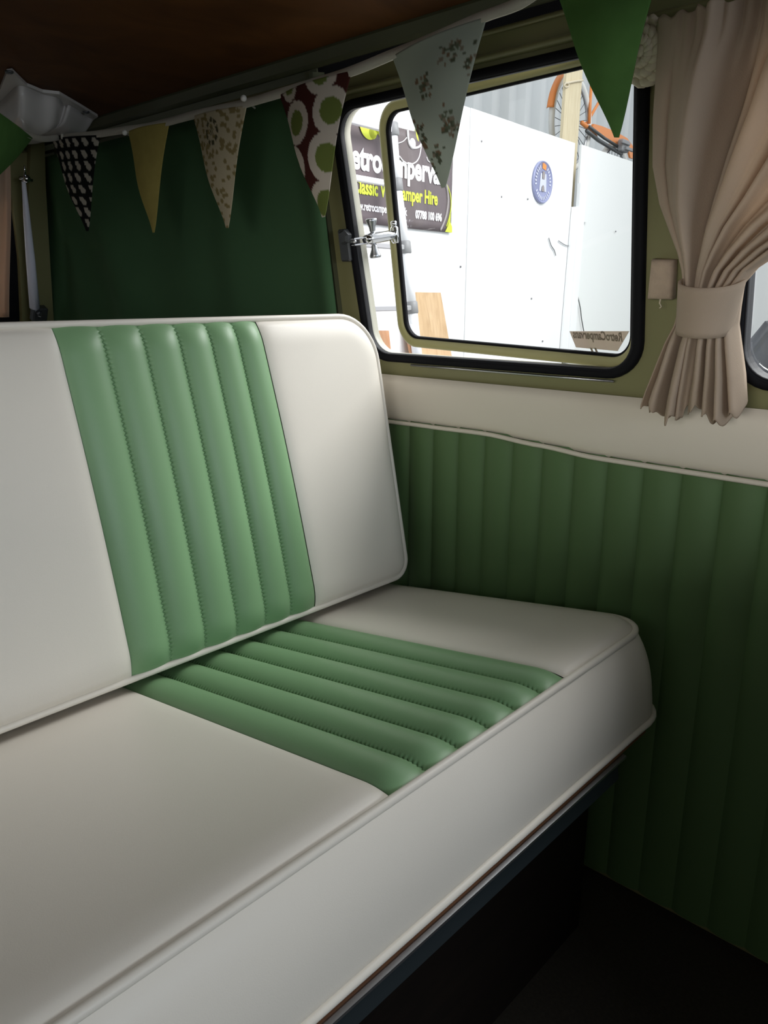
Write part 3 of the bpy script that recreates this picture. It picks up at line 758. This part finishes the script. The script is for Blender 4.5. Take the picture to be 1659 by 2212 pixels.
# braided cream rosette on a small wooden block
ro = thing('cord_rosette', 'cream braided cord rosette on a brown block at the curtain top', 'rosette', on_wall(1402, 120, .02))
MB().box(on_wall(1408, 122, .004), EY, ES, EN, .022, .030, .008, .003).obj('block', brown_wood, ro, smooth=False)
rc0 = on_wall(1396, 112, .024); ry, rs = .026, .034
yy_, ss_ = EY, ES
for k, (rr_, hh, ph_) in enumerate(((1.0, 0, 0), (.70, .008, 1), (.38, .013, 2))):
    pts = []
    for i in range(48):
        a = 2 * pi * i / 48
        pts.append(rc0 + yy_ * (ry * rr_ * cos(a)) + ss_ * (rs * rr_ * sin(a)) + EN * (hh + .0035 * sin(7 * a + ph_)) + (yy_ * cos(a) + ss_ * sin(a)) * (.0025 * cos(7 * a + ph_)))
    MB().tube(pts, .0062 - .0006 * k, 8, closed=True).obj('cord', cord_cream, ro)
    pts = [rc0 + yy_ * (ry * rr_ * cos(2 * pi * i / 48)) + ss_ * (rs * rr_ * sin(2 * pi * i / 48)) + EN * (hh + .0035 * sin(7 * 2 * pi * i / 48 + ph_ + pi)) + (yy_ * cos(2 * pi * i / 48) + ss_ * sin(2 * pi * i / 48)) * (.0025 * cos(7 * 2 * pi * i / 48 + ph_ + pi)) for i in range(48)]
    MB().tube(pts, .0062 - .0006 * k, 8, closed=True).obj('cord', cord_cream, ro)
MB().sphere(rc0 + EN * .014, .008).obj('centre_knot', cord_cream, ro)

# small beige fabric tab with a loose thread
ft = thing('fabric_tab', 'small beige fabric tab on the pillar with a loose hanging thread', 'tab', on_wall(1438, 640, .01))
q = [wall_ys(u, v) for u, v in ((1416, 558), (1462, 560), (1459, 644), (1407, 643))]
o3 = [WP(y, s, .004) for y, s in q]; ce = sum(o3, Vector()) / 4
MB().grid([[p + EN * -.006 for p in o3], [p + EN * .008 for p in o3], [p + (ce - p) * .12 + EN * .013 for p in o3], [p + (ce - p) * .5 + EN * .014 for p in o3]], True, True).obj('pad', beige_cloth, ft)
MB().tube([on_wall(1427, 645, .012), on_wall(1425, 655, .012), on_wall(1429, 662, .010), on_wall(1425, 666, .010)], .0012, 6).obj('thread', cord_cream, ft)

# ------------------------------------------------------------------ outside: ground, boarded wall, sheet steel wall
GZ = -.50
struct(MB().box((6, 2, GZ - .05), (1, 0, 0), (0, 1, 0), (0, 0, 1), 16, 14, .05).obj('ground', concrete, smooth=False))
wo = bpy.data.objects.new('wall_back', None); C.objects.link(wo); wo.location = BP(4.5, GZ); struct(wo)
ZT = CZ + 1.155
def board(a0, a1, z0, z1, m, off=0.0, t=.018, tilt=0.0):
    e = .002
    return MB().prism([BP(a0 + e, z0, off), BP(a1 - e, z0, off), BP(a1 - e + tilt, z1, off), BP(a0 + e + tilt, z1, off)], WN, t).obj('board', m, wo, smooth=False)
s1a = board_az(1034, 245)[0]; s1b = board_az(988, 690)[0]; s2 = board_az(1110, 265)[0]; gl_, gr_ = board_az(1243, 315)[0], board_az(1258, 330)[0]
sm = (s1a + s1b) / 2
board(-1.0, 1.0, GZ, ZT, board_white); board(1.0, 2.3, GZ, ZT, board_white); board(2.3, 3.5, GZ, ZT, board_white); board(3.5, sm, GZ, ZT, board_white, .004)
board(sm, s2, GZ, ZT, board_white); board(s2, gl_, GZ, ZT, board_white, .003)
board(gr_, 8.4, GZ, ZT + .01, board_offwhite, .012); board(8.4, 10.8, GZ, ZT + .01, board_offwhite); board(10.8, 13.2, GZ, ZT, board_offwhite, .006); board(13.2, 15.6, GZ, ZT, board_offwhite); board(15.6, 18.0, GZ, ZT, board_offwhite); board(18.0, 20.4, GZ, ZT, board_offwhite)
def batten(pts, m, off, t, name='batten'):
    q_ = [board_az(u, v) for u, v in pts]
    return MB().prism([BP(a, z, -off) for a, z in q_], WN, t).obj(name, m, wo, smooth=False)
batten([(1247, 396), (1261, 396), (1238, 700), (1232, 775), (1220, 775)], board_white, .03, .028)
batten([(1234, 447), (1245, 447), (1222, 775), (1207, 775)], board_white, .02, .018)
batten([(1250, 396), (1274, 396), (1266, 480), (1258, 480)], board_offwhite, .012, .010, 'patch')
# scuffs and a hanging wire on the boards
def wire(pts, r, m, off=.006, name='wire'):
    q_ = catmull([BP(*board_az(u, v), -off) for u, v in pts], 4)
    return MB().tube(q_, r, 6).obj(name, m, wo)
wire([(1245, 612), (1247, 640), (1252, 665), (1255, 690), (1261, 722)], .0045, steel_dark)
wire([(1184, 514), (1189, 530), (1196, 541), (1199, 552)], .004, ladder_grey, name='scuff')
wire([(1205, 520), (1217, 528), (1226, 531), (1233, 530)], .003, ladder_grey, name='scuff')
for u, v in ((995, 576), (1148, 645), (1040, 305), (1083, 425), (1258, 300 + 155), (1330, 500), (1263, 468), (1250, 522), (1140, 430), (1172, 737)):
    MB().lathe(BP(*board_az(u, v), -.001), -WN, [(.007, -.004), (.007, .003), (0, .004)], 8).obj('nail_head', ladder_grey, wo)

# corrugated steel wall behind
cw = []
a = -2.0
prof = []
while a < 20:
    prof += [(a, 0), (a + .16, 0), (a + .20, -.09), (a + .30, -.09), (a + .34, 0)]; a += .34
rows = [[BP(x, z, o_, 4.6) for x, o_ in prof] for z in (GZ, 2.0, 4.5)]
struct(MB().grid(rows).obj('wall_corrugated', sheet_grey, smooth=False))
# timber post in front of it
tp_ = [board_az(u, v, 3.25) for u, v in ((1226, 130), (1260, 130), (1247, 340), (1212, 340))]
po = thing('timber_post', 'pale timber post in front of the orange bicycle, twine tied around it', 'post', BP(tp_[3][0], GZ, 0, 3.25))
aL, aR = (tp_[0][0] + tp_[3][0]) / 2, (tp_[1][0] + tp_[2][0]) / 2
dl = tp_[0][0] - tp_[3][0]
MB().prism([BP(tp_[3][0] - dl * 3, GZ, 0, 3.25), BP(tp_[2][0] - dl * 3, GZ, 0, 3.25), BP(tp_[1][0] + dl, 3.9, 0, 3.25), BP(tp_[0][0] + dl, 3.9, 0, 3.25)], WN, .025).obj('shaft', wood_pale, po, smooth=False)
tw = [BP(*board_az(u, v, 3.25), -.012, 3.25) for u, v in ((1218, 180), (1226, 179), (1240, 176), (1256, 174))]
MB().tube(catmull(tw, 4), .009, 8).tube(catmull([BP(*board_az(u, v, 3.25), -.012, 3.25) for u, v in ((1222, 179), (1216, 184), (1219, 189), (1226, 186), (1224, 180))], 4), .006, 8).obj('twine', cord_cream, po)

# ------------------------------------------------------------------ orange bicycle hung behind the boards
BYK = 3.45
bk = thing('bicycle', 'orange bicycle with white tyres hung above the white boards', 'bicycle', BP(*board_az(1240, 360, BYK), 0, BYK))
bp = lambda u, v, o_=0.0: BP(*board_az(u, v, BYK), o_, BYK)
bc = board_az(1233, 266, BYK); rw = (board_az(1233, 164, BYK)[1] - board_az(1233, 368, BYK)[1]) / 2
wheelp = lambda a_, r_, o_=0.0, c0=bc: BP(c0[0] + r_ * cos(a_), c0[1] + r_ * sin(a_), o_, BYK)
def wheel(c0):
    MB().tube([wheelp(2 * pi * k / 64, rw, 0, c0) for k in range(64)], .026, 10, closed=True).obj('tyre', tyre_white, bk)
    MB().tube([wheelp(2 * pi * k / 64, rw - .035, 0, c0) for k in range(64)], .014, 8, closed=True).obj('rim', chrome_dull, bk)
    mb = MB()
    for k in range(28): mb.tube([wheelp(2 * pi * k / 28 + .3, .02, .02 * (-1) ** k, c0), wheelp(2 * pi * k / 28, rw - .04, 0, c0)], .0028, 5)
    o = mb.obj('spokes', steel_dark, bk)
    MB().tube([wheelp(0, 0, -.05, c0), wheelp(0, 0, .05, c0)], .03, 12).obj('hub', chrome_dull, bk)
wheel(bc)
bc2 = (bc[0] + 1.02, bc[1] - .42)
wheel(bc2)
MB().grid([[wheelp(rad(104 + 68 * k / 20), rw + .035 + dr_, o_) for dr_, o_ in ((0, -.035), (.018, -.02), (.018, .02), (0, .035))] for k in range(21)]).obj('mudguard', orange, bk).modifiers.new('thick', 'SOLIDIFY').thickness = .004
cg = [bp(u, v, -.05) for u, v in ((1272, 269), (1290, 274), (1320, 286), (1345, 300), (1358, 318), (1358, 344), (1352, 342), (1348, 328), (1336, 318), (1310, 308), (1285, 292), (1270, 276))]
MB().prism(cg, WN, .02).obj('chain_guard', orange, bk, smooth=False)
MB().tube([bp(1271, 178, -.03), bp(1268, 230, -.03), bp(1266, 268, -.03)], .014, 8).tube([bp(1266, 268), bp(1300, 210)], .014, 8).tube([bp(1250, 266, -.03), bp(1268, 280, -.03), bp(1280, 296, -.03)], .020, 8).obj('frame_tubes', orange, bk)
MB().tube([bp(1254, 284, -.06), bp(1280, 305, -.06), bp(1312, 324, -.06), bp(1330, 334, -.06)], .018, 8).tube([bp(1258, 276, -.07), bp(1290, 300, -.07), bp(1320, 318, -.07)], .014, 8).obj('crank_and_chain', steel_dark, bk)
MB().box(bp(1326, 318, -.10), WD, (0, 0, 1), WN, .085, .055, .03, .01).box(bp(1322, 312, -.14), WD, (0, 0, 1), WN, .095, .014, .012, .004).box(bp(1330, 326, -.14), WD, (0, 0, 1), WN, .095, .014, .012, .004).obj('pedal', ladder_grey, bk, smooth=False)

# ------------------------------------------------------------------ round plaque on the boards
pc = board_az(1169.5, 394); pr = .150
pq = thing('round_plaque', 'round blue-grey enamel plaque with an orange crest on the white boards', 'sign', BP(pc[0], pc[1] - pr, -.02))
PQ = lambda a_, z_, h=0.0: BP(pc[0] + a_, pc[1] + z_, -.012 - h)
MB().lathe(BP(*pc, 0), -WN, [(0, -.001), (pr, -.001), (pr, .010), (pr * .965, .020), (pr * .93, .016), (pr * .90, .012), (0, .013)], 48).obj('dish', plaque_blue, pq)
def flat(name, pts, m, par, to3, h=.002, t=.0015):
    a_ = [to3(x, z, h) for x, z in pts]; b_ = [to3(x, z, h + t) for x, z in pts]
    return MB().grid([a_, b_], True, True).obj(name, m, par, smooth=False)
flat('white_block', [(-.055, -.065), (-.03, -.065), (-.02, -.03), (.02, -.03), (.03, -.065), (.055, -.065), (.045, .06), (.025, .06), (.02, .02), (-.02, .02), (-.025, .06), (-.045, .06)], plaque_pale, pq, PQ)
flat('figure', [(-.016, .075), (.016, .075), (.02, .04), (.012, .02), (-.012, .02), (-.02, .04)], ink_grey, pq, PQ, .004)
flat('figure', [(-.02, -.065), (.02, -.065), (.018, -.04), (.01, -.022), (-.01, -.022), (-.018, -.04)], ink_grey, pq, PQ, .004)
flat('crest', [(-.02, .095), (.035, .085), (.04, .118), (.02, .13), (.012, .124), (.004, .136), (-.012, .128), (-.02, .134)], plaque_orange, pq, PQ, .002)
def arc_marks(a0, a1, n_):
    for k in range(n_):
        a_ = rad(a0 + (a1 - a0) * k / (n_ - 1)); r1, r2 = pr * .68, pr * .84; w_ = .0055
        e = (cos(a_), sin(a_)); t_ = (-sin(a_), cos(a_))
        flat('lettering', [(e[0] * r1 - t_[0] * w_, e[1] * r1 - t_[1] * w_), (e[0] * r1 + t_[0] * w_, e[1] * r1 + t_[1] * w_), (e[0] * r2 + t_[0] * w_, e[1] * r2 + t_[1] * w_), (e[0] * r2 - t_[0] * w_, e[1] * r2 - t_[1] * w_)], plaque_pale, pq, PQ)
arc_marks(118, 190, 7); arc_marks(-5, 55, 6); arc_marks(215, 325, 10)

# ------------------------------------------------------------------ banner
b0, b1 = board_az(700, 300)[0], board_az(972, 440)[0]
bz0, bz1 = CZ + .383, CZ + .925
bnr = thing('banner', 'dark brown printed banner with white and lime lettering on the white boards', 'banner', BP((b0 + b1) / 2, bz0, -.02))
rows = [[BP(b0 + (b1 - b0) * j / 40, bz0 + (bz1 - bz0) * i / 12, -.008 - .004 * sin(j * .5) * (i / 12) - (.002 if True else 0)) for j in range(41)] for i in range(13)]
MB().grid(rows).obj('sheet', banner_mat, bnr).modifiers.new('thick', 'SOLIDIFY').thickness = .002
BN = lambda a_, z_, h=0.0: BP(a_, z_, -.0145 - h)
def fit_text(body, pre, seg, uv0, uv1, h, m, bold, name='lettering'):
    """lettering whose part `seg` (after the characters `pre`) spans uv0 to uv1 on the banner"""
    (a0, z0), (a1, z1) = board_az(*uv0), board_az(*uv1)
    w_all, w_pre, w_end = text_width(body, h, bold), (text_width(pre, h, bold) if pre else 0), text_width(pre + seg, h, bold)
    k = (a1 - a0) / (w_end - w_pre)
    text_obj(name, body, h, m, bnr, BN, bold=bold, fit=w_all * k, x0=a0 - w_pre * k, z0=(z0 + z1) / 2)
fit_text('retrocampervan', 'r', 'etrocamperva', (757, 362), (945, 397), .175, ink_white, .0066)
fit_text('Classic VW Camper Hire', 'Cl', 'assic VW Camper Hire', (776, 417), (941, 444), .105, ink_lime, .0036)
fit_text('www.retrocampervans.co.uk', 'www', '.retrocamper', (780, 453), (835, 462), .062, ink_white, .0018)
fit_text('07788 100 696', '', '07788 100 696', (893, 470), (950, 479), .062, ink_white, .0030)
def disc(name, u, v, r, m, h=0.0, a0=0, a1=360):
    a_, z_ = board_az(u, v); n_ = 28
    pts = [(a_ + r * cos(rad(a0 + (a1 - a0) * k / n_)), z_ + r * sin(rad(a0 + (a1 - a0) * k / n_))) for k in range(n_ + (1 if a1 - a0 < 360 else 0))]
    return flat(name, pts, m, bnr, BN, h, .0008)
disc('lime_disc', 793, 266, .085, ink_lime, 0, 180, 360); disc('lime_disc', 801, 287, .034, ink_lime)
disc('white_disc', 887, 311, .030, ink_white); disc('white_disc', 884, 304, .010, ink_white)
def swirl(pts, w_, m, name='swirl'):
    q_ = catmull([BN(*board_az(u, v), .001) for u, v in pts], 6)
    return MB().tube(q_, w_, 5).obj(name, m, bnr)
swirl([(806, 276), (812, 284), (818, 294)], .012, ink_lime)
swirl([(876, 282), (877, 298), (880, 312), (888, 320), (900, 318), (909, 306), (913, 296)], .007, ink_white)
swirl([(856, 310), (866, 306), (874, 298)], .003, ink_white); swirl([(858, 338), (868, 350), (880, 355), (892, 352), (900, 342), (904, 325), (905, 312)], .004, ink_white)
swirl([(912, 316), (916, 322), (926, 338), (932, 341)], .005, ink_white); swirl([(917, 340), (920, 348), (926, 351), (932, 347)], .003, ink_white)
disc('lime_disc', 905, 290, .05, ink_lime); disc('lime_disc', 912, 300, .03, ink_lime); disc('white_disc', 924, 326, .022, ink_white)
swirl([(961, 400), (968, 420), (970, 445), (966, 470), (960, 490)], .004, ink_lime)
swirl([(958, 395), (962, 415), (963, 440), (958, 470), (947, 498)], .008, ink_grey)
flat('lime_leaf', [board_az(u, v) for u, v in ((957, 501), (963, 488), (969, 462), (968, 480), (972, 490), (972, 503))], ink_lime, bnr, BN, .001)

# ------------------------------------------------------------------ telescopic ladder leaning on the wall
def on_along(u, v, s_): return on_plane(u, v, WD * s_, WD)
ls = (on_board(848, 285, 2.9)).dot(WD)
ld = thing('ladder', 'telescopic aluminium ladder leaning in front of the dark banner', 'ladder', on_along(897, 770, ls))
knots = [on_along(u, v, ls) for u, v in ((848, 280), (857, 400), (875, 535), (890, 665), (901, 800))]
dn = (knots[-1] - knots[0]).normalized()
bot = knots[0] + dn * ((GZ - knots[0].z) / dn.z)
ks = knots[:4]; step = (knots[3] - knots[0]) / 3
while ks[-1].z + step.z > GZ: ks.append(ks[-1] + step)
LW = WD * -.46
for off in (Vector((0, 0, 0)), LW):
    for i, (p, q_) in enumerate(zip(ks, ks[1:] + [bot])):
        r_ = .026 + .0012 * i
        MB().tube([p + off, q_ + off], r_, 14).obj('stile', ladder_alu, ld)
    for p in ks:
        MB().tube([p + off + dn * -.035, p + off + dn * -.03, p + off + dn * .03, p + off + dn * .035], [.030, .035, .035, .030], 14).obj('collar', ladder_grey, ld)
for i, p in enumerate(ks):
    MB().box(p + LW / 2, WD, WN, Vector((0, 0, 1)), .20, .020, .014 if i else .022, .004).obj('rung', ladder_alu if i < 2 else mat('rung_grey', (.42, .42, .43), .4, metal=.3), ld, smooth=False)

# boards leaning against the wall
def lean(name, label, pts, Yb, m, t=.018):
    q_ = [on_board(u, v, Yb) for u, v in pts]; lo = min(p.z for p in q_)
    tl_, tr_, br_, bl_ = q_
    def ext(a_, b_): return b_ + (b_ - a_) * ((GZ - b_.z) / (b_.z - a_.z))
    b1_, b2_ = ext(tr_, br_), ext(tl_, bl_)
    P_ = [tl_, tr_, b1_ - WN * .22, b2_ - WN * .22]
    o = MB().prism(P_, -WN, t).obj(name, m, smooth=False)
    tag(o, label, 'board'); return o
lean('plywood_offcut', 'tall pale plywood offcut leaning on the white wall beside the ladder', ((884, 631), (947, 632), (956, 771), (880, 768)), 2.955, plywood)
lean('plywood_strip', 'narrow reddish board strip standing between the ladder and tall plywood', ((864, 660), (884, 662), (896, 768), (872, 766)), 2.995, plywood_red)
lean('small_board', 'short reddish board standing low under the ladder rungs', ((806, 714), (835, 714), (834, 766), (806, 766)), 2.97, plywood_red)

# ------------------------------------------------------------------ grey car parked beyond the second window
car = thing('parked_car', 'grey hatchback car parked outside beyond the second side window', 'car', (4.9, -.4, GZ))
prof = [(1.55, .30), (1.62, .55), (1.60, .85), (1.50, 1.15), (1.32, 1.42), (.6, 1.50), (-.4, 1.48), (-1.0, 1.25), (-1.5, 1.02), (-2.35, .90), (-2.45, .60), (-2.42, .30)]
def side(x, ins): return [Vector((x, y, GZ + z)) for y, z in prof]
def sec(x, k): return [Vector((x, y * (1 - .02 * k), GZ + z * (1 - .03 * k * (z > .9)))) for y, z in prof]
MB().grid([sec(4.28, 1.5), sec(4.20, 0), sec(5.70, 0), sec(5.62, 1.5)], True, True).obj('body', car_paint, car)
MB().prism([Vector((4.19, y, GZ + z)) for y, z in ((1.28, 1.08), (1.12, 1.34), (.55, 1.41), (-.35, 1.40), (-.85, 1.22), (-1.15, 1.02))], (1, 0, 0), .03).obj('side_window', car_glass, car, smooth=False)
for y in (1.0, -1.7):
    MB().lathe((4.22, y, GZ + .30), (-1, 0, 0), [(0, -.16), (.30, -.16), (.31, -.05), (.30, .03), (.22, .035), (.20, .02), (0, .03)], 32).obj('wheel', rubber_grey, car)
MB().box((4.19, .1, GZ + .62), (1, 0, 0), (0, 1, 0), (0, 0, 1), .012, 1.3, .02, .005).obj('side_trim', rubber_grey, car, smooth=False)
